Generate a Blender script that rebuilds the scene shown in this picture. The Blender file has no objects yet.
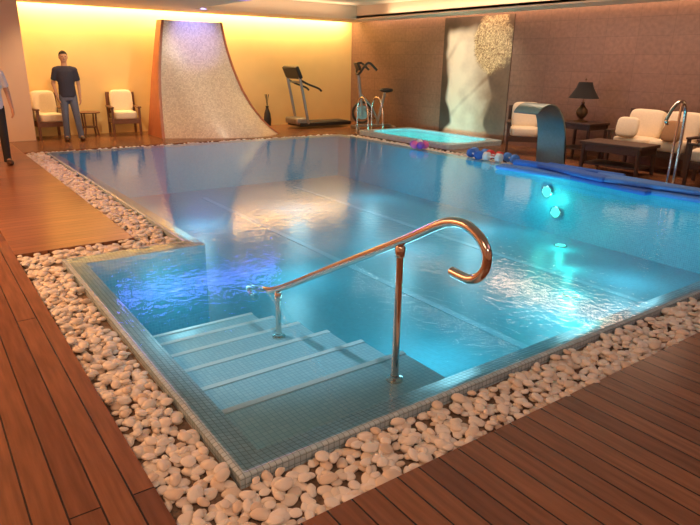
import bpy, bmesh, math, random
from mathutils import Vector, Matrix, noise
random.seed(7)
scene=bpy.context.scene
scene.view_settings.view_transform='Standard'
COL=scene.collection
R=math.radians
# ------------------------------------------------------------ camera
def solve(v1,v2):
    a=(v1[0]-350,262.5-v1[1]); b=(v2[0]-350,262.5-v2[1])
    f=math.sqrt(-(a[0]*b[0]+a[1]*b[1]))
    Y=Vector((a[0],a[1],-f)).normalized(); X=Vector((b[0],b[1],-f)).normalized()
    return f,Matrix((X,Y,X.cross(Y)))
F,M=solve((-106,54),(1230,78))
CAM=Vector((0,0,1.65))
cd=bpy.data.cameras.new('camera'); cam=bpy.data.objects.new('camera',cd); COL.objects.link(cam)
cd.sensor_width=36; cd.lens=F/700*36; cd.clip_start=.05
cam.matrix_world=Matrix.Translation(CAM)@M.to_4x4()
scene.camera=cam
def proj(p):
    q=M.transposed()@(Vector(p)-CAM)
    if q.z>-.05: return (-999,-999)
    return (350+F*q.x/-q.z,262.5-F*q.y/-q.z)
# ------------------------------------------------------------ materials
def new_mat(name):
    m=bpy.data.materials.new(name); m.use_nodes=True
    nt=m.node_tree; b=nt.nodes['Principled BSDF']
    return m,nt,b
def N(nt,t,**k):
    n=nt.nodes.new(t)
    for a,v in k.items(): setattr(n,a,v)
    return n
def simple(name,col,rough=.6,metal=0,nscale=20,var=.12,bump=.0,coat=0,emis=None,es=0):
    m,nt,b=new_mat(name)
    tc=N(nt,'ShaderNodeTexCoord'); no=N(nt,'ShaderNodeTexNoise'); no.inputs['Scale'].default_value=nscale
    nt.links.new(tc.outputs['Object'],no.inputs['Vector'])
    mx=N(nt,'ShaderNodeMix',data_type='RGBA')
    mx.inputs[6].default_value=(*[max(0,c*(1-var)) for c in col],1)
    mx.inputs[7].default_value=(*[min(1,c*(1+var)) for c in col],1)
    nt.links.new(no.outputs['Fac'],mx.inputs[0]); nt.links.new(mx.outputs[2],b.inputs['Base Color'])
    b.inputs['Roughness'].default_value=rough; b.inputs['Metallic'].default_value=metal
    if coat: b.inputs['Coat Weight'].default_value=coat
    if bump:
        bp=N(nt,'ShaderNodeBump'); bp.inputs['Strength'].default_value=bump; bp.inputs['Distance'].default_value=.01
        nt.links.new(no.outputs['Fac'],bp.inputs['Height']); nt.links.new(bp.outputs[0],b.inputs['Normal'])
    if emis:
        b.inputs['Emission Color'].default_value=(*emis,1); b.inputs['Emission Strength'].default_value=es
    return m
def mosaic(name,c1,c2,grout,size,rough=.25,bump=.3,gw=.44):
    m,nt,b=new_mat(name)
    L=nt.links.new
    tc=N(nt,'ShaderNodeTexCoord'); ge=N(nt,'ShaderNodeNewGeometry')
    sc=N(nt,'ShaderNodeVectorMath',operation='SCALE'); sc.inputs['Scale'].default_value=1/size
    L(tc.outputs['Object'],sc.inputs[0])
    of=N(nt,'ShaderNodeVectorMath',operation='ADD'); of.inputs[1].default_value=(.31,.31,.31); L(sc.outputs[0],of.inputs[0])
    fl=N(nt,'ShaderNodeVectorMath',operation='FLOOR'); L(of.outputs[0],fl.inputs[0])
    fr=N(nt,'ShaderNodeVectorMath',operation='FRACTION'); L(of.outputs[0],fr.inputs[0])
    sx=N(nt,'ShaderNodeSeparateXYZ'); L(fr.outputs[0],sx.inputs[0])
    sn=N(nt,'ShaderNodeSeparateXYZ'); L(ge.outputs['True Normal'],sn.inputs[0])
    masks=[]
    for i in range(3):
        s=N(nt,'ShaderNodeMath',operation='SUBTRACT'); L(sx.outputs[i],s.inputs[0]); s.inputs[1].default_value=.5
        a=N(nt,'ShaderNodeMath',operation='ABSOLUTE'); L(s.outputs[0],a.inputs[0])
        g=N(nt,'ShaderNodeMath',operation='GREATER_THAN'); L(a.outputs[0],g.inputs[0]); g.inputs[1].default_value=gw
        na=N(nt,'ShaderNodeMath',operation='ABSOLUTE'); L(sn.outputs[i],na.inputs[0])
        nl=N(nt,'ShaderNodeMath',operation='LESS_THAN'); L(na.outputs[0],nl.inputs[0]); nl.inputs[1].default_value=.75
        mu=N(nt,'ShaderNodeMath',operation='MULTIPLY'); L(g.outputs[0],mu.inputs[0]); L(nl.outputs[0],mu.inputs[1]); masks.append(mu)
    m1=N(nt,'ShaderNodeMath',operation='MAXIMUM'); L(masks[0].outputs[0],m1.inputs[0]); L(masks[1].outputs[0],m1.inputs[1])
    m2=N(nt,'ShaderNodeMath',operation='MAXIMUM'); L(m1.outputs[0],m2.inputs[0]); L(masks[2].outputs[0],m2.inputs[1])
    wn=N(nt,'ShaderNodeTexWhiteNoise'); L(fl.outputs[0],wn.inputs['Vector'])
    x1=N(nt,'ShaderNodeMix',data_type='RGBA'); x1.inputs[6].default_value=(*c1,1); x1.inputs[7].default_value=(*c2,1); L(wn.outputs['Value'],x1.inputs[0])
    x2=N(nt,'ShaderNodeMix',data_type='RGBA'); x2.inputs[7].default_value=(*grout,1); L(x1.outputs[2],x2.inputs[6]); L(m2.outputs[0],x2.inputs[0])
    L(x2.outputs[2],b.inputs['Base Color']); b.inputs['Roughness'].default_value=rough
    bp=N(nt,'ShaderNodeBump',invert=True); bp.inputs['Strength'].default_value=bump; bp.inputs['Distance'].default_value=.003
    L(m2.outputs[0],bp.inputs['Height']); L(bp.outputs[0],b.inputs['Normal'])
    return m
def brickmat(name,c1,c2,mortar,w,h,ms,rough,swap=None,grain=None,offset=.5,bump=.3,noisevar=.3,nscale=3):
    m,nt,b=new_mat(name); L=nt.links.new
    tc=N(nt,'ShaderNodeTexCoord'); sp=N(nt,'ShaderNodeSeparateXYZ'); cb=N(nt,'ShaderNodeCombineXYZ')
    L(tc.outputs['Object'],sp.inputs[0])
    a,c=swap
    L(sp.outputs[a],cb.inputs[0]); L(sp.outputs[c],cb.inputs[1])
    br=N(nt,'ShaderNodeTexBrick'); br.offset=offset; br.offset_frequency=2
    for k,v in (('Scale',1),('Brick Width',w),('Row Height',h),('Mortar Size',ms),('Bias',0)): br.inputs[k].default_value=v
    br.inputs['Color1'].default_value=(*c1,1); br.inputs['Color2'].default_value=(*c2,1); br.inputs['Mortar'].default_value=(*mortar,1)
    L(cb.outputs[0],br.inputs['Vector'])
    no=N(nt,'ShaderNodeTexNoise'); no.inputs['Scale'].default_value=nscale; no.inputs['Detail'].default_value=6
    mp=N(nt,'ShaderNodeMapping'); mp.inputs['Scale'].default_value=grain or (1,1,1)
    L(cb.outputs[0],mp.inputs[0]); L(mp.outputs[0],no.inputs['Vector'])
    mr=N(nt,'ShaderNodeMapRange'); mr.inputs[1].default_value=.3; mr.inputs[2].default_value=.7; mr.inputs[3].default_value=1-noisevar; mr.inputs[4].default_value=1+noisevar
    L(no.outputs['Fac'],mr.inputs[0])
    vm=N(nt,'ShaderNodeVectorMath',operation='SCALE'); L(br.outputs['Color'],vm.inputs[0]); L(mr.outputs[0],vm.inputs['Scale'])
    L(vm.outputs[0],b.inputs['Base Color']); b.inputs['Roughness'].default_value=rough
    bp=N(nt,'ShaderNodeBump',invert=True); bp.inputs['Strength'].default_value=bump; bp.inputs['Distance'].default_value=.004
    L(br.outputs['Fac'],bp.inputs['Height']); L(bp.outputs[0],b.inputs['Normal'])
    return m
M_deck=brickmat('wood_deck',(.29,.12,.055),(.19,.075,.037),(.022,.010,.006),4.2,.118,.004,.27,swap=(1,0),grain=(1.2,14,1),noisevar=.22,nscale=2.5,bump=.6)
M_deck2=brickmat('wood_deck_cross',(.40,.165,.068),(.30,.12,.052),(.06,.026,.014),3.2,.118,.0035,.28,swap=(0,1),grain=(1.2,14,1),noisevar=.25,nscale=2.5,bump=.6)
M_brown=brickmat('brown_wall_tile',(.23,.125,.088),(.205,.112,.079),(.15,.082,.058),.62,.31,.004,.5,swap=(1,2),grain=(3,3,1),noisevar=.15,nscale=5,offset=0,bump=.12)
M_yellow=simple('yellow_plaster',(.92,.68,.31),.8,nscale=3,var=.05)
M_peach=simple('peach_plaster',(.85,.62,.45),.8,nscale=3,var=.04)
M_ceil=simple('ceiling_paint',(.82,.60,.42),.85,nscale=2,var=.04)
M_gravel=simple('gravel_bed',(.26,.19,.14),.95,nscale=60,var=.5,bump=.6)
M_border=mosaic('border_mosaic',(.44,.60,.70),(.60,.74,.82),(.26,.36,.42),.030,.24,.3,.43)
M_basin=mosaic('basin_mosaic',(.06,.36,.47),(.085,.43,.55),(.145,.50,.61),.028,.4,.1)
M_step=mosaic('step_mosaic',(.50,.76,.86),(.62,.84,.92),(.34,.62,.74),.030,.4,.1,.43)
M_nose=simple('step_nosing',(.95,.99,1.0),.5,nscale=30,var=.03)
M_slide=mosaic('cascade_mosaic',(.66,.50,.36),(.90,.74,.56),(.66,.52,.39),.030,.3,.2)
M_redwood=simple('red_brown_panel',(.46,.15,.07),.45,nscale=8,var=.2)
M_chrome=simple('polished_steel',(.72,.66,.60),.13,1.0,nscale=8,var=.06)
M_bronze=simple('dark_bronze',(.14,.075,.035),.35,.6,nscale=20,var=.2)
M_steel=simple('brushed_teal_steel',(.20,.27,.28),.38,1.0,nscale=25,var=.15)
M_white=simple('cream_fabric',(.88,.74,.54),.9,nscale=40,var=.08,bump=.2)
M_tan=simple('golden_brown_fabric',(.38,.20,.09),.9,nscale=40,var=.15,bump=.2)
M_dark=simple('dark_wood',(.055,.026,.016),.4,nscale=15,var=.3)
M_med=simple('brown_wood_frame',(.20,.085,.04),.45,nscale=15,var=.3)
M_wick=simple('dark_wicker',(.085,.043,.027),.6,nscale=120,var=.6,bump=.5)
M_black=simple('black_plastic',(.03,.027,.026),.4,nscale=20,var=.2)
M_grey=simple('grey_metal',(.40,.38,.37),.3,.8,nscale=20,var=.1)
M_foam=simple('blue_foam',(.045,.17,.65),.8,nscale=40,var=.12)
M_foam2=simple('light_blue_foam',(.10,.28,.76),.8,nscale=40,var=.12)
M_red=simple('red_foam',(.65,.05,.06),.6,nscale=30)
M_pink=simple('pink_vinyl',(.75,.12,.40),.4,nscale=30)
M_purple=simple('purple_vinyl',(.30,.08,.55),.4,nscale=30)
M_cyanv=simple('white_vinyl',(.75,.8,.85),.4,nscale=30)
M_shade=simple('black_lamp_shade',(.008,.006,.006),.9,nscale=50)
M_skin=simple('skin',(.60,.34,.22),.55,nscale=30,var=.06)
M_hair=simple('black_hair',(.015,.011,.01),.6,nscale=60,var=.4)
M_shirt=simple('dark_blue_cotton',(.045,.045,.075),.85,nscale=40,var=.15)
M_jeans=simple('blue_denim',(.14,.17,.26),.85,nscale=60,var=.25)
M_wshirt=simple('white_cotton',(.85,.76,.68),.85,nscale=40,var=.05)
M_trouser=simple('black_cotton',(.03,.028,.03),.85,nscale=40,var=.15)
M_shoe=simple('brown_leather',(.07,.035,.02),.4,nscale=30)
M_eye=simple('eye_dark',(.03,.02,.02),.3)
M_lip=simple('lip',(.42,.16,.12),.5)
M_glowc=simple('glow_glass_cyan',(.2,.9,.75),.3,emis=(.10,.95,.80),es=.9)
M_pool2=mosaic('whirlpool_mosaic',(.10,.55,.62),(.2,.7,.72),(.5,.8,.8),.028,.4,.1)
# pebble
m,nt,b=new_mat('white_pebble'); M_peb=m
ge=N(nt,'ShaderNodeNewGeometry'); oi=N(nt,'ShaderNodeObjectInfo'); ad=N(nt,'ShaderNodeMath',operation='ADD'); frc=N(nt,'ShaderNodeMath',operation='FRACT')
nt.links.new(ge.outputs['Random Per Island'],ad.inputs[0]); nt.links.new(oi.outputs['Random'],ad.inputs[1]); nt.links.new(ad.outputs[0],frc.inputs[0])
cr=N(nt,'ShaderNodeValToRGB'); e=cr.color_ramp.elements
e[0].position=0; e[0].color=(.78,.64,.51,1); e[1].position=1; e[1].color=(.94,.91,.85,1)
x=e.new(.25); x.color=(.88,.79,.68,1); x=e.new(.6); x.color=(.95,.90,.83,1)
nt.links.new(frc.outputs[0],cr.inputs[0])
no=N(nt,'ShaderNodeTexNoise'); no.inputs['Scale'].default_value=25; tc=N(nt,'ShaderNodeTexCoord'); nt.links.new(tc.outputs['Object'],no.inputs['Vector'])
mr=N(nt,'ShaderNodeMapRange'); mr.inputs[3].default_value=.90; mr.inputs[4].default_value=1.06; nt.links.new(no.outputs['Fac'],mr.inputs[0])
vm=N(nt,'ShaderNodeVectorMath',operation='SCALE'); nt.links.new(cr.outputs[0],vm.inputs[0]); nt.links.new(mr.outputs[0],vm.inputs['Scale'])
nt.links.new(vm.outputs[0],b.inputs['Base Color']); b.inputs['Roughness'].default_value=.4
# water
def watermat(name,tint,scale,dist,ior=1.30,low=.5,rough=.03):
    m=bpy.data.materials.new(name); m.use_nodes=True; nt=m.node_tree; nt.nodes.clear(); L=nt.links.new
    out=N(nt,'ShaderNodeOutputMaterial'); mix=N(nt,'ShaderNodeMixShader'); tr=N(nt,'ShaderNodeBsdfTransparent'); gl=N(nt,'ShaderNodeBsdfGlossy')
    tr.inputs[0].default_value=(*tint,1); gl.inputs['Roughness'].default_value=rough; gl.inputs['Color'].default_value=(1,1,1,1)
    tc=N(nt,'ShaderNodeTexCoord'); n1=N(nt,'ShaderNodeTexNoise'); n1.inputs['Scale'].default_value=scale; n1.inputs['Detail'].default_value=3; n1.inputs['Distortion'].default_value=.5
    n2=N(nt,'ShaderNodeTexNoise'); n2.inputs['Scale'].default_value=scale*.3; n2.inputs['Detail'].default_value=2
    L(tc.outputs['Object'],n1.inputs['Vector']); L(tc.outputs['Object'],n2.inputs['Vector'])
    ad=N(nt,'ShaderNodeMath',operation='MULTIPLY_ADD'); L(n2.outputs['Fac'],ad.inputs[0]); ad.inputs[1].default_value=low; L(n1.outputs['Fac'],ad.inputs[2])
    bp=N(nt,'ShaderNodeBump'); bp.inputs['Strength'].default_value=1; bp.inputs['Distance'].default_value=dist; L(ad.outputs[0],bp.inputs['Height'])
    fr=N(nt,'ShaderNodeFresnel'); fr.inputs['IOR'].default_value=ior; L(bp.outputs[0],fr.inputs['Normal']); L(bp.outputs[0],gl.inputs['Normal'])
    L(fr.outputs[0],mix.inputs[0]); L(tr.outputs[0],mix.inputs[1]); L(gl.outputs[0],mix.inputs[2]); L(mix.outputs[0],out.inputs[0])
    return m
M_water=watermat('pool_water',(.80,.95,1.0),15.0,.0021)
M_water2=watermat('whirlpool_water',(.8,1,1),9.0,.02)
# ------------------------------------------------------------ geometry builder
class G:
    def __init__(s): s.v=[]; s.f=[]
    def add(s,vs,fs,mt=None):
        o=len(s.v)
        s.v+=[(mt@Vector(p)) if mt else Vector(p) for p in vs]; s.f+=[[i+o for i in q] for q in fs]; return s
    def box(s,c,d,rot=None):
        x,y,z=[k/2 for k in d]
        vs=[(-x,-y,-z),(x,-y,-z),(x,y,-z),(-x,y,-z),(-x,-y,z),(x,-y,z),(x,y,z),(-x,y,z)]
        fs=[(0,3,2,1),(4,5,6,7),(0,1,5,4),(1,2,6,5),(2,3,7,6),(3,0,4,7)]
        mt=Matrix.Translation(c)
        if rot: mt=mt@Matrix.Rotation(rot[2],4,'Z')@Matrix.Rotation(rot[1],4,'Y')@Matrix.Rotation(rot[0],4,'X')
        return s.add(vs,fs,mt)
    def tube(s,pts,r,n=12,cap=True):
        pts=[Vector(p) for p in pts]; k=len(pts)
        rs=r if isinstance(r,(list,tuple)) else [r]*k
        t=[(pts[min(i+1,k-1)]-pts[max(i-1,0)]).normalized() for i in range(k)]
        up=Vector((0,0,1)) if abs(t[0].z)<.9 else Vector((1,0,0))
        a=t[0].cross(up).normalized(); vs=[];fs=[]
        for i in range(k):
            a=(a-t[i]*a.dot(t[i])).normalized(); b=t[i].cross(a)
            for j in range(n):
                w=2*math.pi*j/n; vs.append(pts[i]+(a*math.cos(w)+b*math.sin(w))*rs[i])
        for i in range(k-1):
            for j in range(n):
                fs.append((i*n+j,i*n+(j+1)%n,(i+1)*n+(j+1)%n,(i+1)*n+j))
        if cap: fs.append(list(range(n))[::-1]); fs.append([(k-1)*n+j for j in range(n)])
        return s.add(vs,fs)
    def lathe(s,prof,c=(0,0,0),n=24,ax=None):
        vs=[];fs=[]
        for r,z in prof:
            for j in range(n):
                w=2*math.pi*j/n; vs.append((r*math.cos(w),r*math.sin(w),z))
        k=len(prof)
        for i in range(k-1):
            for j in range(n): fs.append((i*n+j,i*n+(j+1)%n,(i+1)*n+(j+1)%n,(i+1)*n+j))
        fs.append(list(range(n))[::-1]); fs.append([(k-1)*n+j for j in range(n)])
        mt=Matrix.Translation(c)
        if ax is not None: mt=mt@ax
        return s.add(vs,fs,mt)
    def ell(s,c,r,nu=16,nv=10,rot=None,p=1.0):
        vs=[(0,0,-1)];fs=[]
        for i in range(1,nv):
            th=-math.pi/2+math.pi*i/nv
            for j in range(nu):
                w=2*math.pi*j/nu
                q=[math.cos(th)*math.cos(w),math.cos(th)*math.sin(w),math.sin(th)]
                if p!=1.0: q=[math.copysign(abs(k)**p,k) for k in q]
                vs.append(tuple(q))
        vs.append((0,0,1)); e=len(vs)-1
        for j in range(nu): fs.append((0,1+(j+1)%nu,1+j)); fs.append((e,e-nu+j,e-nu+(j+1)%nu))
        for i in range(nv-2):
            for j in range(nu):
                a=1+i*nu; fs.append((a+j,a+(j+1)%nu,a+nu+(j+1)%nu,a+nu+j))
        mt=Matrix.Translation(c)@(rot.to_4x4() if rot else Matrix())@Matrix.Diagonal((*r,1))
        return s.add(vs,fs,mt)
    def caps(s,p0,r0,p1,r1,n=14):
        p0=Vector(p0);p1=Vector(p1); d=(p1-p0); L=d.length; u=d/L
        pts=[];rs=[]
        for a in (-90,-70,-45,-20,0): pts.append(p0+u*r0*math.sin(R(a))); rs.append(max(.0005,r0*math.cos(R(a))))
        for a in (0,20,45,70,90): pts.append(p1+u*r1*math.sin(R(a))); rs.append(max(.0005,r1*math.cos(R(a))))
        return s.tube(pts,rs,n)
    def loft(s,rings,n=20):
        vs=[];fs=[]
        for c,rx,ry in rings:
            for j in range(n):
                w=2*math.pi*j/n; vs.append((c[0]+rx*math.cos(w),c[1]+ry*math.sin(w),c[2]))
        k=len(rings)
        for i in range(k-1):
            for j in range(n): fs.append((i*n+j,i*n+(j+1)%n,(i+1)*n+(j+1)%n,(i+1)*n+j))
        fs.append(list(range(n))[::-1]); fs.append([(k-1)*n+j for j in range(n)])
        return s.add(vs,fs)
    def xf(s,mt): s.v=[mt@p for p in s.v]; return s
    def obj(s,name,mat,parent=None,bevel=0,smooth=True,label=None,angle=40,seg=2):
        me=bpy.data.meshes.new(name); me.from_pydata([tuple(p) for p in s.v],[],s.f); me.update()
        me.materials.append(mat)
        if smooth:
            me.shade_smooth(); me.set_sharp_from_angle(angle=R(angle))
        o=bpy.data.objects.new(name,me); COL.objects.link(o)
        if parent: o.parent=parent
        if bevel:
            bv=o.modifiers.new('bevel','BEVEL'); bv.width=bevel; bv.segments=seg; bv.limit_method='ANGLE'; bv.angle_limit=R(40)
        if label: o['label']=label
        return o
def thing(name,label,cat,loc=(0,0,0),rz=0,group=None):
    o=bpy.data.objects.new(name,None); COL.objects.link(o); o.location=loc; o.rotation_euler=(0,0,rz); o.empty_display_size=.1
    o['label']=label; o['category']=cat
    if group: o['group']=group
    return o
def subempty(name,parent):
    o=bpy.data.objects.new(name,None); COL.objects.link(o); o.parent=parent; return o
def tag(o,label,cat,group=None):
    o['label']=label; o['category']=cat
    if group: o['group']=group
    return o
def struct(o): o['kind']='structure'; return o
def smoothpts(P,k=6):
    P=[Vector(p) for p in P]; out=[]
    for i in range(len(P)-1):
        a=P[max(i-1,0)];b=P[i];c=P[i+1];d=P[min(i+2,len(P)-1)]
        for j in range(k):
            t=j/k
            out.append(.5*((2*b)+(c-a)*t+(2*a-5*b+4*c-d)*t*t+(3*b-a-3*c+d)*t**3))
    out.append(P[-1]); return out
def copy_thing(root,loc,rz=0,label=None):
    r2=root.copy(); COL.objects.link(r2); r2.location=loc; r2.rotation_euler=(0,0,rz)
    if label: r2['label']=label
    def rec(a,bp):
        for c in list(a.children):
            if c==bp: continue
            c2=c.copy(); c2.parent=bp; COL.objects.link(c2); rec(c,c2)
    rec(root,r2); return r2
# ------------------------------------------------------------ room shell
XW,YW,ZC=10.6,14.75,2.68
X0,X1,XR=.87,1.94,8.40
Y0,Y1,YF=1.95,5.42,12.1
YP,XP=1.59,.56
def in_pool(x,y): return (X0<x<XR and Y0<y<Y1) or (X1<x<XR and Y1<=y<YF)
def in_whirl(x,y): return 8.95<x<10.4 and 8.95<y<11.9
strips=[(XP,XR+.33,YP,Y0),(XP,X0,Y0,Y1),(XP,X1,Y1,Y1+.35),(X1-.35,X1,Y1+.35,YF+.22),(XR,XR+.33,Y0,11.9),(X1,XR,YF,YF+.22)]
def in_strip(x,y): return any(a<x<b and c<y<d for a,b,c,d in strips) and not in_pool(x,y)
xs=sorted({-2.5,XP,X0,X1-.35,X1,XR,XR+.33,8.95,10.4,XW}); ys=sorted({-2.5,YP,Y0,Y1,Y1+.35,8.95,11.9,YF,YF+.22,YW})
fg=G(); gg=G(); f2=G()
for i in range(len(xs)-1):
    for j in range(len(ys)-1):
        a,b,c,d=xs[i],xs[i+1],ys[j],ys[j+1]; mx,my=(a+b)/2,(c+d)/2
        if in_pool(mx,my) or in_whirl(mx,my): continue
        z=-.055 if in_strip(mx,my) else 0
        cross=(XP<mx<X1-.35 and my>Y1+.35)
        (gg if z else (f2 if cross else fg)).add([(a,c,z),(b,c,z),(b,d,z),(a,d,z)],[(0,1,2,3)])
        if not z:
            for (p,q,nx,ny) in (((a,c),(b,c),mx,c-.01),((b,c),(b,d),b+.01,my),((b,d),(a,d),mx,d+.01),((a,d),(a,c),a-.01,my)):
                if in_strip(nx,ny): fg.add([(*p,0),(*p,-.065),(*q,-.065),(*q,0)],[(0,1,2,3)])
struct(fg.obj('floor',M_deck,smooth=False))
struct(f2.obj('floor',M_deck2,smooth=False))
struct(gg.obj('trim_1',M_gravel,smooth=False))
bx=lambda n,c,d,m: struct(G().box(c,d).obj(n,m,smooth=False))
bx('wall_back',((XW-2.5)/2,YW+.1,1.5),(XW+2.5,.2,3.3),M_yellow)
bx('wall_right',(XW+.1,(YW-2.5)/2,1.5),(.2,YW+2.9,3.3),M_brown)
bx('wall_left',(-2.6,(YW-2.5)/2,1.5),(.2,YW+2.9,3.3),M_peach)
bx('wall_front',((XW-2.5)/2,-2.6,1.5),(XW+2.5,.2,3.3),M_peach)
bx('wall_pier',(-.2,14.4,1.5),(4.6,.68,3.0),M_peach)
cx0,cx1,cy0,cy1=5.4,9.7,4.0,13.3
ce=G()
xs=[-2.5,cx0,cx1,XW-.22]; ys=[-2.5,cy0,cy1,YW-.32]
for i in range(3):
    for j in range(3):
        if i==1 and j==1: continue
        a,b,c,d=xs[i],xs[i+1],ys[j],ys[j+1]
        ce.box(((a+b)/2,(c+d)/2,ZC+.04),(b-a,d-c,.08))
struct(ce.obj('ceiling',M_ceil,smooth=False))
bx('trim_2',(4,6.1,3.1),(13.4,17.6,.1),M_ceil)
co=G()
co.box(((cx0+cx1)/2,cy1+.02,2.86),(cx1-cx0,.04,.3)).box(((cx0+cx1)/2,cy0-.02,2.86),(cx1-cx0,.04,.3)).box((cx0-.02,(cy0+cy1)/2,2.86),(.04,cy1-cy0+.08,.3)).box((cx1+.02,(cy0+cy1)/2,2.86),(.04,cy1-cy0+.08,.3))
co.box(((cx0+cx1)/2,(cy0+cy1)/2,3.0),(cx1-cx0,cy1-cy0,.02))
struct(co.obj('trim_3',M_ceil,smooth=False))
# ------------------------------------------------------------ pool
pool=thing('swimming_pool','large blue mosaic swimming pool with entry stairs and wooden deck around','swimming pool')
D=-.95; BW=.16
def rectpoly(i):
    return [(X0+i,Y0+i),(XR-i,Y0+i),(XR-i,YF-i),(X1+i,YF-i),(X1+i,Y1-i),(X0+i,Y1-i)]
def ring(P,zp,Q,zq,g):
    n=len(P)
    for k in range(n):
        a,b=P[k],P[(k+1)%n]; c,d=Q[(k+1)%n],Q[k]
        g.add([(*a,zp),(*b,zp),(*c,zq),(*d,zq)],[(0,1,2,3)])
bg=G(); P0=rectpoly(0);Pa=rectpoly(.02);P1=rectpoly(BW)
ring(P0,-.06,P0,.0,bg); ring(P0,.0,Pa,.005,bg); ring(Pa,.005,P1,-.02,bg)
bg.obj('tile_border',M_border,pool,smooth=False,label='wet pale blue-grey mosaic overflow border')
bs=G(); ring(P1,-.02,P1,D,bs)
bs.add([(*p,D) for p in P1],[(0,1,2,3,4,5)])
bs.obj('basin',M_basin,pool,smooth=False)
M_lane=simple('lane_tile',(.20,.56,.68),.4,nscale=30,var=.1)
for x in (4.5,6.6):
    g=G().box((x,7.2,D+.003),(.10,8.0,.006)).box((x,3.2,D+.003),(.5,.10,.006))
    g.obj('lane_line',M_lane,pool,smooth=False)
st=subempty('entry_stairs',pool)
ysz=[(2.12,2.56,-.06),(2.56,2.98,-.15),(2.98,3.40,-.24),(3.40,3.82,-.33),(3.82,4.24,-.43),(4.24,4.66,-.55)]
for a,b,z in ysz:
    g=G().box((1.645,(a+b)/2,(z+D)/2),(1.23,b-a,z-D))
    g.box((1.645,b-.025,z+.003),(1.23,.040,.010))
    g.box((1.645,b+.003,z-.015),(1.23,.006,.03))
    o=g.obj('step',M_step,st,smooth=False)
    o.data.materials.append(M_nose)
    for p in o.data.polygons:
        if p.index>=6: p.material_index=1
wg=G(); W=rectpoly(.03); wg.add([(*p,.004) for p in W],[(0,1,2,3,4,5)])
wg.obj('water_surface',M_water,pool,smooth=False)
for (x,y,z,ax) in [(8.2,5.93,-.28,'x'),(8.2,5.72,-.58,'x'),(7.75,5.25,D+.0,'z'),(6.1,3.9,D+.0,'z')]:  # one lamp; the other glowing discs stand in for its reflections
    rt=thing('underwater_glow','round glowing cyan disc for the pool light and its reflections','pool light',(x,y,z),group='underwater pool lights')
    mt=Matrix.Rotation(R(-90),4,'Y') if ax=='x' else Matrix()
    G().lathe([(.10,0),(.10,.01),(.085,.018),(.08,.012)],n=40,ax=mt).obj('disc_ring',M_chrome,rt)
    G().lathe([(.078,.004),(.078,.014),(.05,.024),(.0005,.028)],n=40,ax=mt).obj('disc_lens',M_glowc,rt)
def plight(n,loc,e,c,r=.15):
    l=bpy.data.lights.new(n,'POINT'); l.energy=e; l.color=c; l.shadow_soft_size=r
    o=bpy.data.objects.new(n,l); o.location=loc; COL.objects.link(o); return o
def alight(n,loc,e,c,sx,sy,rot=(0,0,0),spread=180):
    l=bpy.data.lights.new(n,'AREA'); l.shape='RECTANGLE'; l.size=sx; l.size_y=sy; l.energy=e; l.color=c; l.spread=R(spread)
    o=bpy.data.objects.new(n,l); o.location=loc; o.rotation_euler=rot; COL.objects.link(o); return o
CY=(.38,.88,1.0)
for i,(x,y) in enumerate([(3.6,3.6),(5.4,3.6),(7.1,3.8),(3.6,6.2),(5.6,6.4),(7.3,6.6),(3.6,9.2),(5.6,9.4),(7.3,9.4)]):
    plight('pool_glow',(x,y,-.45),15,CY,.2)
plight('pool_glow',(2.8,3.2,-.3),5,CY,.15); plight('pool_glow',(1.7,4.9,-.35),4,CY,.12)
plight('pool_green',(8.0,5.8,-.4),8,(.05,1,.72),.05)
plight('pool_green',(7.6,5.15,-.80),4,(.05,1,.72),.05)
plight('pool_green',(6.9,4.5,-.80),3,(.05,1,.75),.05)  # added green glow imitating the streak reflected on the water
plight('pool_green',(6.1,3.9,-.80),4,(.05,1,.8),.05)
plight('pool_green',(5.4,3.3,-.80),2.5,(.05,1,.8),.05)
# ------------------------------------------------------------ pebbles
pts=[]
def fill(a,b,c,d):
    for layer in range(2):
        sp=.051
        ny=int((d-c)/sp); nx=int((b-a)/sp)
        for i in range(nx+1):
            for j in range(ny+1):
                if layer and random.random()<.6: continue
                x=a+(i+.5*(j%2)+random.uniform(-.35,.35)+.5*layer)*sp; y=c+(j+random.uniform(-.35,.35)+.5*layer)*sp
                if a+.01<x<b-.01 and c+.01<y<d-.01 and not in_pool(x-.025,y-.025) and not in_pool(x+.025,y+.025) and not in_pool(x-.025,y+.025) and not in_pool(x+.025,y-.025):
                    pts.append((x,y,-.038+layer*.024+random.uniform(-.004,.005)))
for s in strips: fill(*s)
def pebmesh(seed,sub):
    bm=bmesh.new(); bmesh.ops.create_icosphere(bm,subdivisions=sub,radius=1)
    sc=Vector((1,random.uniform(.62,.88),random.uniform(.36,.50)))
    for v in bm.verts:
        n=noise.noise(v.co*.9+Vector((seed*7.1,0,0)))
        v.co*=1+.24*n; v.co=Vector((v.co.x*sc.x,v.co.y*sc.y,v.co.z*sc.z))
    me=bpy.data.meshes.new('pebble'); bm.to_mesh(me); bm.free(); me.shade_smooth(); me.materials.append(M_peb); return me
pm=[pebmesh(i,3) for i in range(12)]; pl=[pebmesh(i+20,2) for i in range(8)]
pl=[([v.co.copy() for v in me.vertices],[list(p.vertices) for p in me.polygons]) for me in pl]
vis=[]; rest=[]
for p in pts:
    u,v=proj(p)
    (vis if (-5<u<705 and -5<v<530) else rest).append(p)
vis.sort(key=lambda p:(Vector(p)-CAM).length)
def pebrot():
    return Matrix.Rotation(random.uniform(0,6.28),4,'Z')@Matrix.Rotation(random.uniform(-.22,.22),4,'X')@Matrix.Rotation(random.uniform(-.22,.22),4,'Y')
def pebsize(): return random.choice((random.uniform(.022,.030),random.uniform(.027,.038),random.uniform(.034,.045)))
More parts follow.
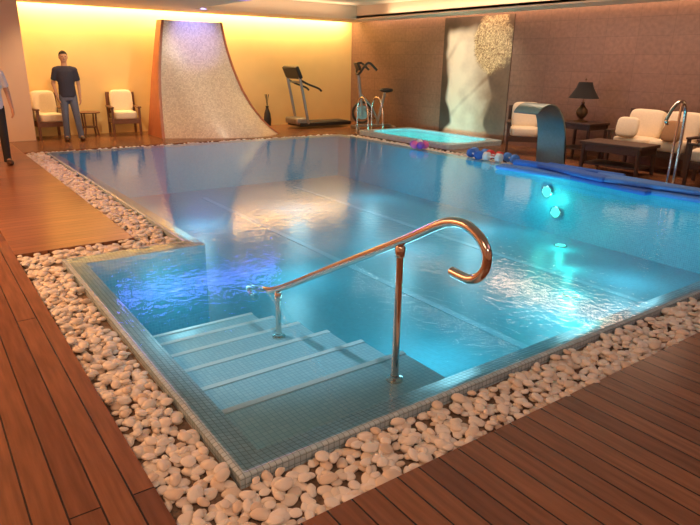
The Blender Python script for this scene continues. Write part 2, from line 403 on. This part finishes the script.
for p in vis[:300]:
    o=bpy.data.objects.new('pebble',random.choice(pm)); COL.objects.link(o)
    s=pebsize(); o.matrix_world=Matrix.Translation(p)@pebrot()@Matrix.Diagonal((s,s,s,1))
    tag(o,'smooth rounded cream-white pebble in the gravel strip by the pool','pebble','white pebbles around the pool')
V=[];Fc=[]
for p in vis[300:]+rest[:900]:
    vs,fs=random.choice(pl); s=pebsize(); mt=Matrix.Translation(p)@pebrot()@Matrix.Diagonal((s,s,s,1)); o=len(V)
    V+=[tuple(mt@q) for q in vs]; Fc+=[[i+o for i in f] for f in fs]
me=bpy.data.meshes.new('pebble_bed'); me.from_pydata(V,[],Fc); me.shade_smooth(); me.materials.append(M_peb)
o=bpy.data.objects.new('pebble_bed',me); COL.objects.link(o); tag(o,'strips of smooth white pebbles bordering the pool edge','pebbles','white pebbles around the pool'); o['kind']='stuff'
# ------------------------------------------------------------ entry handrail
hr=thing('handrail','polished steel handrail with curled ends at the pool stairs','handrail',(2.0,0,0))
RP=[(4.02,-.13),(4.09,-.135),(4.14,-.10),(4.10,-.055),(3.95,-.03),(3.66,.06),(2.87,.47),(2.32,.755),(2.05,.905),(1.95,.945),(1.86,.95),(1.78,.92),(1.725,.86),(1.72,.79),(1.755,.73),(1.82,.70),(1.93,.705)]
G().tube(smoothpts([(0,a,b) for a,b in RP]),.024,16).obj('rail',M_chrome,hr)
for y,zt,zb in ((2.31,.745,-.06),(3.66,.04,-.33)):
    p=G().tube([(0,y,zb),(0,y,zt)],.021,16).obj('post',M_chrome,hr)
    G().lathe([(.05,zb),(.05,zb+.012),(.028,zb+.02),(.026,zb+.03)],(0,y,0)).obj('flange',M_chrome,p)
    G().lathe([(.026,zt-.07),(.029,zt-.06),(.029,zt-.02),(.024,zt-.01)],(0,y,0)).obj('collar',M_chrome,p)
lr=thing('ladder_rail','curved polished steel grab rail at the pool edge','handrail',(0,4.35,0))
G().tube(smoothpts([(8.98,0,0),(8.98,0,.5),(8.97,0,.95),(8.93,0,1.12),(8.84,0,1.21),(8.72,0,1.20),(8.60,0,1.13),(8.50,0,1.02),(8.47,0,.95),(8.52,0,.92)]),.024,14).obj('rail',M_chrome,lr)
G().tube([(8.80,0,0),(8.80,0,.6),(8.82,0,1.19)],.02,12).obj('post',M_chrome,lr)
G().lathe([(.05,0),(.05,.012),(.028,.02)],(8.98,0,0)).obj('flange',M_chrome,lr)
G().lathe([(.05,0),(.05,.012),(.028,.02)],(8.80,0,0)).obj('flange',M_chrome,lr)
# ------------------------------------------------------------ water spout
sp=thing('water_spout','curved brushed steel waterfall spout standing at the pool edge','pool fountain',(8.85,6.50,0))
P=smoothpts([(.12,0,0),(.10,0,.3),(.06,0,.58),(-.04,0,.83),(-.20,0,.99),(-.38,0,1.05),(-.56,0,1.01),(-.68,0,.91)],6)
vs=[];fs=[];n=len(P)
for i,p in enumerate(P):
    t=(P[min(i+1,n-1)]-P[max(i-1,0)]).normalized(); nn=Vector((-t.z,0,t.x))
    w=.29-.05*(i/n); th=.024-.012*i/n
    for (sy,so) in ((-1,-1),(1,-1),(1,1),(-1,1)): vs.append(p+Vector((0,sy*w,0))+nn*so*th)
for i in range(n-1):
    for j in range(4): fs.append((i*4+j,i*4+(j+1)%4,(i+1)*4+(j+1)%4,(i+1)*4+j))
fs.append((3,2,1,0)); fs.append([(n-1)*4+j for j in range(4)])
G().add(vs,fs).obj('spout_sheet',M_steel,sp,bevel=.005)
G().box((.12,0,.01),(.22,.66,.02)).obj('base_plate',M_chrome,sp,bevel=.004)
# ------------------------------------------------------------ cascade
ca=thing('water_cascade','tall mosaic water cascade wall flaring toward the pool with red-brown sides','pool cascade')
def interp(T,t):
    for i in range(len(T)-1):
        if T[i][0]<=t<=T[i+1][0]:
            k=(t-T[i][0])/(T[i+1][0]-T[i][0]); return T[i][1]+(T[i+1][1]-T[i][1])*k
    return T[-1][1]
HT=2.46; rx=[(0,7.12),(.06,6.95),(.12,6.83),(.25,6.65),(.4,6.51),(.6,6.39),(.8,6.29),(1,6.22)]; lx=[(0,4.5),(.5,4.68),(1,4.90)]
ns,ntt=36,30; vs=[];fs=[]
def cyy(s,t):
    yb=13.2-.7*math.sin(math.pi*min(1,s*.72))**1.2 if s<.7 else 12.5+.35*((s-.7)/.3)**2
    return 13.85+(yb-13.85)*(1-t)**2.0
for j in range(ntt+1):
    t=j/ntt
    for i in range(ns+1):
        s=i/ns; vs.append((interp(lx,t)*(1-s)+interp(rx,t)*s,cyy(s,t),t*HT))
for j in range(ntt):
    for i in range(ns):
        a=j*(ns+1)+i; fs.append((a,a+1,a+ns+2,a+ns+1))
g=G().add(vs,fs)
g.add([(4.90,13.85,HT),(6.22,13.85,HT),(6.22,14.15,HT),(4.90,14.15,HT)],[(0,1,2,3)])
g.obj('mosaic_face',M_slide,ca,angle=60)
for T,s in ((lx,0),(rx,1)):
    vs=[];fs=[]
    for j in range(ntt+1):
        t=j/ntt; x=interp(T,t); y=cyy(s,t)-.02; o=-.06 if s==0 else .05
        vs+=[(x,y,t*HT+.01*(t==1)),(x+o,y,t*HT),(x+o,14.15,t*HT),(x,14.15,t*HT)]
    for j in range(ntt):
        for k in range(4): fs.append((j*4+k,j*4+(k+1)%4,(j+1)*4+(k+1)%4,(j+1)*4+k))
    fs.append((3,2,1,0)); fs.append([ntt*4+k for k in range(4)])
    G().add(vs,fs).obj('side_panel',M_redwood,ca,smooth=False)
# ------------------------------------------------------------ whirlpool
wp=thing('whirlpool','small raised whirlpool with glowing turquoise water beside the wall','whirlpool')
def rr(x0,x1,y0,y1,r,n=6):
    o=[]
    for cx,cy,a0 in ((x1-r,y1-r,0),(x0+r,y1-r,90),(x0+r,y0+r,180),(x1-r,y0+r,270)):
        for k in range(n+1):
            a=R(a0+90*k/n); o.append((cx+r*math.cos(a),cy+r*math.sin(a)))
    return o
g=G(); A=rr(8.80,10.50,8.82,11.98,.18); B=rr(8.98,10.36,9.02,11.80,.42)
ring(A,-.05,A,.09,g); ring(A,.09,B,.09,g); ring(B,.09,B,.0,g)
g.obj('rim',M_border,wp,smooth=False)
g=G(); ring(B,.0,B,-.5,g); g.add([(*p,-.5) for p in B],[list(range(len(B)))]); g.obj('basin',M_pool2,wp,smooth=False)
G().add([(*p,.075) for p in B],[list(range(len(B)))]).obj('water_surface',M_water2,wp,smooth=False)
plight('whirl_glow',(9.7,9.8,-.15),12,(.2,1,.95),.1); plight('whirl_glow',(9.7,11.1,-.15),12,(.2,1,.95),.1)
# ------------------------------------------------------------ mural: plain stand-in, soft cream form on dark brown with gold mottling
mu=tag(bpy.data.objects.new('wall_mural',bpy.data.meshes.new('wall_mural')),'tall printed wall mural of soft cream marbled shapes on brown','mural'); COL.objects.link(mu)
nu,nv=110,180; ya,yb,za,zb=11.0,8.95,.02,2.66
def mixc(a,b,t): t=max(0,min(1,t)); return tuple(a[i]*(1-t)+b[i]*t for i in range(3))
def sst(a,b,x): t=max(0,min(1,(x-a)/(b-a))); return t*t*(3-2*t)
def paint(x,y):
    n1=noise.noise(Vector((x*.03,y*.025,0))); n2=noise.noise(Vector((x*.09,y*.07,5))); n3=noise.noise(Vector((x*.4,y*.3,9)))
    c=mixc((.05,.032,.025),(.15,.09,.06),sst(5,70,x)); c=tuple(k*(1+.3*n2+.15*n3) for k in c)
    cx=29+3*n1+.04*(y-60); wid=24+3*n2-(4*sst(85,105,y))+8*sst(108,125,y)
    body=(1-sst(.84,1.02,abs(x-cx)/wid))*sst(8,20,y+5*n2)
    sh=.06+.70*sst(cx-4,cx+wid,x)+.30*n2+.06*n3+.25*(1-sst(.0,.5,abs(math.sin((x*.05+y*.03+1.2*n1)*1.6))))
    c=mixc(c,mixc((.95,.83,.66),(.28,.165,.10),sh),body)
    d=math.hypot((x-52)/21,(y-26)/32)+.22*n2+.10*n3
    gm=1-sst(.75,1.0,d)
    k=.5+.5*math.sin(9*n2+12*n3+x*.3)
    c=mixc(c,mixc((.24,.13,.06),(.82,.64,.37),k),gm)
    return tuple(max(0,min(1,k)) for k in c)
vs=[];cols=[];fs=[]
for j in range(nv+1):
    for i in range(nu+1):
        u,v=i/nu,j/nv; vs.append((XW-.015,ya+(yb-ya)*u,za+(zb-za)*v)); cols.append(paint(u*70,(1-v)*125))
for j in range(nv):
    for i in range(nu):
        a=j*(nu+1)+i; fs.append((a,a+1,a+nu+2,a+nu+1))
o=len(vs)
vs+=[(XW-.015,ya,za),(XW-.015,yb,za),(XW-.015,yb,zb),(XW-.015,ya,zb),(XW,ya,za),(XW,yb,za),(XW,yb,zb),(XW,ya,zb)]; cols+=[(.1,.06,.04)]*8
fs+=[(o,o+4,o+5,o+1),(o+1,o+5,o+6,o+2),(o+2,o+6,o+7,o+3),(o+3,o+7,o+4,o)]
me=mu.data; me.from_pydata(vs,[],fs); at=me.color_attributes.new('paint','FLOAT_COLOR','POINT')
for i,c in enumerate(cols): at.data[i].color=(*c,1)
m,nt,b=new_mat('printed_mural'); vc=N(nt,'ShaderNodeVertexColor'); vc.layer_name='paint'; nt.links.new(vc.outputs[0],b.inputs['Base Color']); b.inputs['Roughness'].default_value=.5
me.materials.append(m)
# ------------------------------------------------------------ furniture
def armchair(name,label,loc,rz,W=.62,frame=M_med,cat='armchair',Hb=.92,group=None,seats=1):
    r=thing(name,label,cat,loc,rz,group); D2=.30; w=W/2
    for sx in (-1,1):
        G().box((sx*(w-.025),-D2,.30),(.05,.05,.60)).obj('leg',frame,r,bevel=.005)
        G().box((sx*(w-.025),D2,Hb/2),(.05,.05,Hb),).obj('leg',frame,r,bevel=.005)
        G().box((sx*(w-.02),-.02,.615),(.08,.66,.035)).obj('armrest',frame,r,bevel=.01)
    g=G().box((0,-D2,.31),(W-.06,.03,.10)).box((0,D2,.31),(W-.06,.03,.10)).box((-(w-.03),0,.31),(.03,.56,.10)).box((w-.03,0,.31),(.03,.56,.10)).box((0,0,.35),(W-.08,.56,.02))
    g.obj('seat_frame',frame,r,bevel=.004)
    g=G().box((0,D2,Hb-.03),(W-.04,.035,.06)).box((0,D2,.48),(W-.06,.025,.05))
    k=int(W/.09)
    for i in range(k): g.box((-w+.06+(W-.12)*i/(k-1),D2,.68),(.03,.018,.40))
    g.obj('backrest',frame,r,bevel=.003)
    cw=(W-.12)/seats
    for i in range(seats):
        cx=-w+.06+cw*(i+.5)
        G().ell((cx,-.03,.44),(cw/2*.99,.30,.09),24,14,p=.35).obj('seat_cushion',M_white,r,angle=180)
        G().ell((cx,.19,.72),(cw/2*.97,.10,.25),24,14,rot=Matrix.Rotation(R(-12),3,'X'),p=.38).obj('back_cushion',M_white,r,angle=180)
    return r
c1=armchair('armchair','brown wooden armchair with cream cushions by the yellow wall',(2.42,14.33,0),R(8))
c2=copy_thing(c1,(4.00,14.36,0),R(-6),label='brown wooden armchair with cream cushions near the water cascade')
r=thing('side_table','small round dark wooden table between two armchairs','side table',(3.26,14.42,0)); rad,h=.24,.52
G().lathe([(rad-.01,h-.03),(rad,h-.02),(rad,h-.006),(rad-.008,h)],n=32).obj('table_top',M_med,r)
G().lathe([(rad*.65,h*.35),(rad*.65,h*.35+.02)],n=24).obj('shelf',M_med,r)
for i in range(4):
    a=2*math.pi*(i+.5)/4; c,s=math.cos(a),math.sin(a)
    G().tube([(rad*.85*c,rad*.85*s,0),(rad*.66*c,rad*.66*s,h*.4),(rad*.72*c,rad*.72*s,h-.025)],.018,8).obj('leg',M_med,r)
sofa=armchair('sofa','dark wooden two-seat sofa with cream cushions along the tiled wall',(10.15,5.32,0),R(-90),W=1.40,frame=M_wick,cat='sofa',Hb=.97,seats=2)
armchair('armchair','dark wicker armchair with cream cushions beside the grab rail',(9.50,4.05,0),R(-165),W=.70,frame=M_wick,Hb=.98)
armchair('armchair','dark wicker armchair with cream cushions behind the steel spout',(9.72,7.72,0),R(-50),W=.66,frame=M_wick,Hb=.9)
for (l,rz,mt,lb) in (((9.86,4.93,.69),R(75),M_tan,'square golden-brown throw cushion leaning on the sofa back'),((9.86,5.70,.69),R(105),M_white,'square cream throw cushion leaning on the sofa back')):
    o=G().ell((0,0,0),(.18,.05,.17),18,10,p=.5,rot=Matrix.Rotation(R(-18),3,'X')).obj('throw_cushion',mt,angle=180); o.location=l; o.rotation_euler=(0,0,rz+math.pi)
    tag(o,lb,'cushion','cushions on the sofa')
ct=thing('coffee_table','heavy dark wicker coffee table with lower shelf by the sofa','coffee table',(9.32,5.48,0),R(4))
G().box((0,0,.465),(.62,1.05,.05)).obj('table_top',M_wick,ct,bevel=.01)
G().box((0,0,.39),(.56,.96,.11)).obj('apron',M_wick,ct,bevel=.004)
G().box((0,0,.13),(.52,.90,.035)).obj('shelf',M_wick,ct,bevel=.004)
for sx in (-1,1):
    for sy in (-1,1): G().tube([(sx*.27,sy*.47,0),(sx*.265,sy*.46,.22),(sx*.265,sy*.46,.44)],[.03,.036,.032],10).obj('leg',M_wick,ct)
stb=thing('side_table','square dark wooden side table holding the lamp','side table',(10.15,6.75,0))
G().box((0,0,.66),(.62,.72,.035)).obj('table_top',M_dark,stb,bevel=.006)
G().box((0,0,.60),(.56,.66,.09)).obj('drawer_box',M_dark,stb,bevel=.004)
G().box((0,0,.2),(.54,.64,.02)).obj('shelf',M_dark,stb,bevel=.004)
for sx in (-1,1):
    for sy in (-1,1): G().box((sx*.27,sy*.32,.33),(.045,.045,.66)).obj('leg',M_dark,stb,bevel=.004)
tl=thing('table_lamp','ornate table lamp with flared black shade and dark base','table lamp',(10.15,6.80,.678))
G().lathe([(.13,0),(.13,.02),(.06,.035),(.04,.06),(.08,.10),(.11,.16),(.10,.22),(.045,.28),(.022,.31),(.035,.33),(.035,.345),(.015,.36)]).obj('lamp_base',M_bronze,tl)
G().tube([(0,0,.34),(0,0,.62)],.008,8).obj('pole',M_bronze,tl)
prof=[(.27,.42),(.235,.47),(.19,.54),(.15,.61),(.12,.70)]
g=G(); n=28; vs=[];fs=[]
PP=prof+[(r_-.006,z) for r_,z in prof[::-1]]
for r_,z in PP:
    for j in range(n): a=2*math.pi*j/n; vs.append((r_*math.cos(a),r_*math.sin(a),z))
k=len(PP)
for i in range(k):
    for j in range(n): fs.append((i*n+j,i*n+(j+1)%n,((i+1)%k)*n+(j+1)%n,((i+1)%k)*n+j))
g.add(vs,fs).obj('lamp_shade',M_shade,tl)
G().tube([(0,0,.62),(0,0,.74)],.006,8).ell((0,0,.75),(.018,.018,.025)).obj('finial',M_bronze,tl)
# ------------------------------------------------------------ gym machines
tm=thing('treadmill','grey and black exercise treadmill facing the cascade','treadmill',(8.95,13.85,0),R(90))
G().box((0,0,.10),(.66,1.60,.10)).obj('deck',M_black,tm,bevel=.02)
G().box((0,-.1,.156),(.46,1.3,.012)).obj('belt',M_black,tm,bevel=.004)
G().box((0,.72,.19),(.62,.34,.16)).obj('motor_cover',M_grey,tm,bevel=.04)
for s in (-1,1):
    G().tube([(s*.31,.55,.12),(s*.31,.68,.75),(s*.31,.80,1.28)],.036,10).obj('upright',M_grey,tm)
    G().tube(smoothpts([(s*.31,.78,1.2),(s*.31,.55,1.10),(s*.31,.25,1.0),(s*.31,.15,.93)]),.026,10).obj('handrail',M_black,tm)
G().box((0,.83,1.38),(.72,.10,.32),(R(-25),0,0)).obj('console',M_black,tm,bevel=.03)
G().box((0,.775,1.40),(.34,.01,.16),(R(-25),0,0)).obj('screen',M_grey,tm)
G().tube([(-.31,.74,1.15),(.31,.74,1.15)],.022,10).obj('crossbar',M_grey,tm)
eb=thing('exercise_bike','upright grey exercise bike with tall handlebars','exercise bike',(9.98,12.85,0),R(75)); eb.scale=(1.08,1.08,1.08)
G().box((0,.47,.04),(.46,.07,.06)).box((0,-.47,.04),(.46,.07,.06)).box((0,0,.07),(.09,.92,.06)).tube([(0,-.15,.1),(0,.05,.5),(0,.38,.85)],.03,10).obj('base_frame',M_grey,eb,bevel=.01)
g=G(); ax=Matrix.Rotation(R(90),4,'Y')
g.tube([(0,.30+.24*math.cos(a*math.pi/12),.38+.24*math.sin(a*math.pi/12)) for a in range(25)],.028,8).obj('flywheel',M_black,eb)
G().lathe([(.16,-.03),(.17,-.02),(.17,.02),(.16,.03)],(0,.30,.38),n=32,ax=ax).obj('flywheel_housing',M_grey,eb)
G().tube([(0,-.1,.1),(0,-.28,.85)],.038,10).obj('seat_post',M_grey,eb)
G().ell((0,-.32,.90),(.13,.17,.055)).obj('saddle',M_black,eb)
G().tube([(0,.3,.3),(0,.42,1.28)],.042,10).obj('front_post',M_grey,eb)
G().tube(smoothpts([(-.24,.05,1.36),(-.27,.28,1.52),(-.12,.42,1.30),(0,.43,1.26),(.12,.42,1.30),(.27,.28,1.52),(.24,.05,1.36)]),.028,10).obj('handlebar',M_black,eb)
G().box((0,.44,1.44),(.26,.06,.2),(R(-25),0,0)).obj('console',M_black,eb,bevel=.02)
for s in (-1,1):
    cr=G().tube([(s*.07,.08,.32),(s*.09,.08-s*.12,.32-s*.10)],.014,8).obj('crank',M_grey,eb)
    G().box((s*.15,.08-s*.12,.32-s*.10),(.1,.09,.025)).obj('pedal',M_black,cr,bevel=.006)
for x in (9.0,9.45):
    w=thing('grab_rail','arched polished steel grab rail beside the whirlpool','handrail',(x,12.12,0),group='whirlpool grab rails')
    G().tube(smoothpts([(0,.12,0),(0,.12,.55),(0,.08,.74),(0,-.03,.84),(0,-.18,.80),(0,-.30,.55),(0,-.33,.3),(0,-.33,.09)]),.022,12).obj('rail',M_chrome,w)
    G().lathe([(.05,0),(.05,.012),(.028,.02)],(0,.12,0)).obj('flange',M_chrome,w)
fv=thing('floor_vase','slim dark floor vase with dry stems by the yellow wall','vase',(7.70,14.45,0))
G().lathe([(.07,0),(.09,.04),(.10,.18),(.08,.34),(.04,.46),(.035,.50),(.045,.53)]).obj('vase_body',M_black,fv)
g=G()
for i in range(5):
    a=i*1.25; g.tube([(0,0,.50),(.02*math.cos(a),.02*math.sin(a),.66),(.05*math.cos(a),.05*math.sin(a),.82)],[.005,.004,.008],6)
g.obj('dry_stems',M_dark,fv)
# ------------------------------------------------------------ foam mats / toys
def noodle(pts,r,mt):
    o=G().tube(smoothpts(pts,5),r,14).obj('pool_noodle',mt); tag(o,'long rounded blue foam noodle lying across the pool edge','pool noodle','blue foam noodles at the pool edge')
def mat_obj(loc,size,rz,mt):
    o=G().box((0,0,0),size).obj('foam_mat',mt,bevel=min(size)*.45,seg=4); o.location=loc; o.rotation_euler=(0,0,rz)
    tag(o,'long flat blue foam float lying along the pool edge','float mat','blue foam mats at the pool edge')
mat_obj((8.02,6.05,.045),(.28,1.35,.07),R(9),M_foam2); mat_obj((8.06,4.80,.045),(.28,1.35,.07),R(-6),M_foam); mat_obj((8.18,3.55,.045),(.28,1.3,.07),R(5),M_foam2)
mat_obj((8.12,5.45,.12),(.26,1.35,.07),R(-10),M_foam); mat_obj((8.16,4.20,.12),(.26,1.3,.07),R(10),M_foam2); mat_obj((8.28,3.05,.12),(.26,1.1,.07),R(-5),M_foam)
noodle([(8.34,6.75,.075),(8.38,6.1,.085),(8.36,5.4,.075)],.055,M_foam)
noodle([(8.40,5.2,.075),(8.40,4.6,.085),(8.46,3.9,.075)],.055,M_foam2)
noodle([(8.56,6.2,.08),(8.54,5.5,.085),(8.60,4.9,.08)],.05,M_foam)
def dumbbell(loc,rz,mt):
    r=thing('aqua_dumbbell','foam water dumbbell in the toy pile at the pool edge','aqua dumbbell',loc,rz,group='foam dumbbells at the pool edge')
    ax=Matrix.Rotation(R(90),4,'Y')
    G().tube([(-.1,0,.08),(.1,0,.08)],.015,10).obj('handle',M_cyanv,r)
    for s in (-1,1): G().lathe([(.06,-.05),(.08,-.04),(.08,.04),(.06,.05)],(s*.13,0,.08),ax=ax).obj('foam_weight',mt,r)
for i,(x,y,rz,mt) in enumerate([(8.42,7.75,1.3,M_foam),(8.62,7.45,1.4,M_red),(8.40,7.3,1.7,M_cyanv),(8.60,7.05,1.2,M_foam2),(8.66,7.85,1.6,M_foam2)]):
    dumbbell((x,y,.0),rz,mt)
tf=thing('flower_float','pink and purple petal-shaped inflatable float at the pool rim','pool toy',(8.30,9.15,.01))
for i in range(6):
    a=i*math.pi/3; G().ell((.12*math.cos(a),.12*math.sin(a),.09),(.08,.08,.075)).obj('petal',M_pink if i%2 else M_purple,tf)
G().ell((0,0,.12),(.07,.07,.08)).obj('flower_center',M_cyanv,tf)
# ------------------------------------------------------------ people
def person(label,loc,rz,H,shirt,trouser,pose):
    r=thing('person',label,'person',loc,rz); s=H/1.75
    S=Matrix.Diagonal((s*.96,s*.96,s,1))
    def P(*a): return Vector(a)
    g=G()
    g.loft([((0,0,.86),.13,.09),((0,0,.92),.155,.110),((0,0,1.0),.150,.105),((0,0,1.10),.142,.100),((0,0,1.25),.165,.110),((0,.0,1.36),.172,.110),((0,.005,1.43),.13,.09),((0,.01,1.47),.07,.065),((0,.01,1.50),.058,.06)])
    g.caps((0,.01,1.44),.060,(0,-.005,1.56),.056)
    g.ell((0,-.01,1.645),(.078,.095,.112),24,16); g.ell((0,-.035,1.59),(.057,.06,.055),18,12)
    g.ell((0,-.108,1.628),(.014,.02,.026)); g.ell((0,-.098,1.65),(.009,.014,.03))
    for k in (-1,1):
        g.ell((k*.080,.0,1.635),(.010,.02,.032)); g.ell((k*.03,-.088,1.665),(.022,.012,.008))
    for k in (-1,1):
        A=pose['arm'][k]; sh=P(k*.188,0,1.40); el=P(*A[0]); wr=P(*A[1]); hd=P(*A[2])
        g.caps((k*.10,0,1.40),.07,sh,.056); g.caps(sh,.050,el,.039); g.caps(el,.038,wr,.026)
        d=(hd-wr).normalized(); fw=Vector(A[3]).normalized(); fw=(fw-d*fw.dot(d)).normalized(); sd=d.cross(fw).normalized()
        rot=Matrix((sd,fw,d)).transposed()
        g.ell(wr+d*.05,(.042,.018,.055),16,10,rot=rot,p=.8)
        for i,(off,L) in enumerate(((-.030,.068),(-.010,.080),(.010,.075),(.029,.058))):
            b0=wr+d*.085+sd*off; b1=b0+d*L*.5+fw*.008; b2=b1+d*L*.38+fw*.022
            g.caps(b0,.0095,b1,.009,8); g.caps(b1,.009,b2,.0075,8)
        t0=wr+d*.035+sd*(-.032); t1=t0+d*.03+sd*(-.025)+fw*.012; t2=t1+d*.03+sd*(-.006)+fw*.012
        g.caps(t0,.013,t1,.011,8); g.caps(t1,.011,t2,.009,8)
        hp=P(k*.09,0,.90); kn=P(*pose['leg'][k][0]); an=P(*pose['leg'][k][1])
        g.caps(hp,.084,kn,.053); g.caps(kn,.050,an,.036)
        g.caps(an,.036,an+P(k*.02,-.12,-.04),.03)
    g.xf(S); b=g.obj('body',M_skin,r,angle=180)
    rm=b.modifiers.new('remesh','REMESH'); rm.mode='VOXEL'; rm.voxel_size=.0065; rm.use_smooth_shade=True
    sm=b.modifiers.new('smooth','SMOOTH'); sm.iterations=2; sm.factor=.5
    g=G()
    g.loft([((0,0,.87),.170,.124),((0,0,.90),.174,.128),((0,0,1.0),.168,.122),((0,0,1.10),.160,.118),((0,0,1.25),.177,.126),((0,0,1.37),.176,.124),((0,.005,1.44),.13,.095),((0,.01,1.475),.075,.075)])
    for k in (-1,1):
        A=pose['arm'][k]; sh=P(k*.183,0,1.395); el=P(*A[0]); e=sh.lerp(el,.72)
        g.caps((k*.10,0,1.40),.080,sh,.064); g.tube([sh,sh.lerp(el,.3),e],[.062,.062,.062],16)
    g.xf(S); o=g.obj('shirt',shirt,r,angle=180); rm=o.modifiers.new('remesh','REMESH'); rm.mode='VOXEL'; rm.voxel_size=.012; rm.use_smooth_shade=True
    sm=o.modifiers.new('smooth','SMOOTH'); sm.iterations=3; sm.factor=.5
    g=G(); g.loft([((0,0,.80),.145,.11),((0,0,.86),.164,.118),((0,0,.93),.166,.118),((0,0,.98),.160,.112)])
    for k in (-1,1):
        hp=P(k*.085,0,.90); kn=P(*pose['leg'][k][0]); an=P(*pose['leg'][k][1])
        g.caps(hp,.094,kn,.068); g.caps(kn,.068,an+P(0,0,.0),.057); g.tube([an+P(0,0,.1),an,an+P(0,-.01,-.045)],[.059,.059,.063],16)
    g.xf(S); o=g.obj('trousers',trouser,r,angle=180); rm=o.modifiers.new('remesh','REMESH'); rm.mode='VOXEL'; rm.voxel_size=.012; rm.use_smooth_shade=True
    sm=o.modifiers.new('smooth','SMOOTH'); sm.iterations=3; sm.factor=.5
    for k in (-1,1):
        an=P(*pose['leg'][k][1])
        g=G().ell((an.x+k*.015,an.y-.055,.045),(.048,.14,.045),18,12,p=.75).ell((an.x,an.y+.02,.07),(.045,.06,.05),16,10)
        g.xf(S); g.obj('shoe',M_shoe,r,angle=180)
        G().ell((k*.030,-.100,1.652),(.013,.007,.007)).xf(S).obj('eye',M_eye,r)
    G().ell((0,-.097,1.597),(.022,.008,.006)).xf(S).obj('mouth',M_lip,r)
    g2=G().ell((0,.000,1.668),(.084,.104,.100),32,24)
    for i,p in enumerate(g2.v):
        th=1.625+ .085*max(0,min(1,(-p.y+.02)/.07))
        if p.z<th:
            k=min(1,(th-p.z)/.03); g2.v[i]=Vector((p.x*(1-.25*k),p.y*(1-.25*k)+.0,max(p.z,1.60)))
    g2.xf(S); g2.obj('hair',M_hair,r,angle=180)
    return r
pose1={'arm':{-1:((-.245,.07,1.13),(-.215,-.05,.90),(-.20,-.09,.81),(.8,.1,.1)),1:((.24,.04,1.11),(.23,-.05,.86),(.225,-.07,.76),(-.9,-.1,.0))},
       'leg':{-1:((-.10,-.03,.50),(-.11,.02,.09)),1:((.12,-.05,.50),(.16,-.05,.09))}}
person('standing person in dark blue short-sleeved shirt and blue jeans',(2.74,13.70,0),R(-4),1.76,M_shirt,M_jeans,pose1)
pose2={'arm':{-1:((-.26,.03,1.12),(-.26,-.06,.87),(-.26,-.08,.78),(.9,-.2,0)),1:((.26,.03,1.12),(.27,-.08,.88),(.27,-.11,.79),(-.9,-.2,0))},
       'leg':{-1:((-.10,-.03,.50),(-.10,.02,.09)),1:((.10,-.03,.50),(.11,.02,.09))}}
person('standing person in white short-sleeved shirt and black trousers',(1.09,11.0,0),R(5),1.74,M_wshirt,M_trouser,pose2)
# ------------------------------------------------------------ lighting
WARM=(1,.69,.30)
alight('cove_light',((2.1+10.4)/2,14.56,2.80),190,WARM,8.3,.10,(R(18),0,0))
alight('cove_light',(10.47,8.5,2.80),42,(1,.62,.36),.08,11,(0,R(-15),0))
alight('coffer_strip',(7.6,8.0,2.93),8,(1,.90,.76),.05,4.6)
alight('coffer_glow',(7.5,12.9,2.74),14,(1,.75,.5),3.6,.08,(R(180),0,0))
alight('coffer_glow',(9.6,9,2.74),18,(1,.75,.5),.08,6,(R(180),0,0))
alight('blue_strip',(4.3,10.9,2.62),30,(.10,.13,1),3.3,.11,(R(-45),0,0))
alight('deck_fill',(-1.2,7.5,2.62),250,(1,.49,.21),.8,7)
alight('deck_fill',(4.5,-.4,2.62),14,(1,.44,.46),3,1.2)  # added soft fill for the front deck, not a ceiling fitting
alight('deck_fill',(9.5,6,2.62),62,(1,.62,.42),.5,4)  # added fill over the lounge side, no lamp fitting there
alight('deck_fill',(-.5,.2,2.62),32,(1,.56,.34),1.2,1.2)  # added fill brightening the near-left deck
def spot(n,loc,tgt,e,c,ang,bl=.6):
    l=bpy.data.lights.new(n,'SPOT'); l.energy=e; l.color=c; l.spot_size=R(ang); l.spot_blend=bl; l.shadow_soft_size=.05
    o=bpy.data.objects.new(n,l); o.location=loc; o.rotation_euler=(Vector(tgt)-Vector(loc)).to_track_quat('-Z','Y').to_euler(); COL.objects.link(o)
spot('mural_spot',(8.6,10.0,2.62),(10.6,10.0,1.3),120,(1,.83,.58),80)
spot('seat_spot',(2.9,12.2,2.62),(2.9,13.9,.8),110,(1,.66,.36),90)
spot('cascade_spot',(5.6,11.6,2.62),(5.7,13.7,.9),90,(1,.78,.54),80)
spot('cascade_blue',(5.6,13.2,2.66),(5.6,13.9,2.2),40,(.18,.22,1),90)
spot('front_fill',(1.2,-1.6,2.6),(2.4,2.2,0),70,(1,.76,.56),70)
spot('step_fill',(1.75,3.1,2.6),(1.75,3.4,-.3),90,(.84,.95,1),48,.8)  # added cool light to make the submerged steps paler
w=bpy.data.worlds.new('world'); scene.world=w; w.use_nodes=True
w.node_tree.nodes['Background'].inputs[0].default_value=(.9,.5,.35,1); w.node_tree.nodes['Background'].inputs[1].default_value=.02
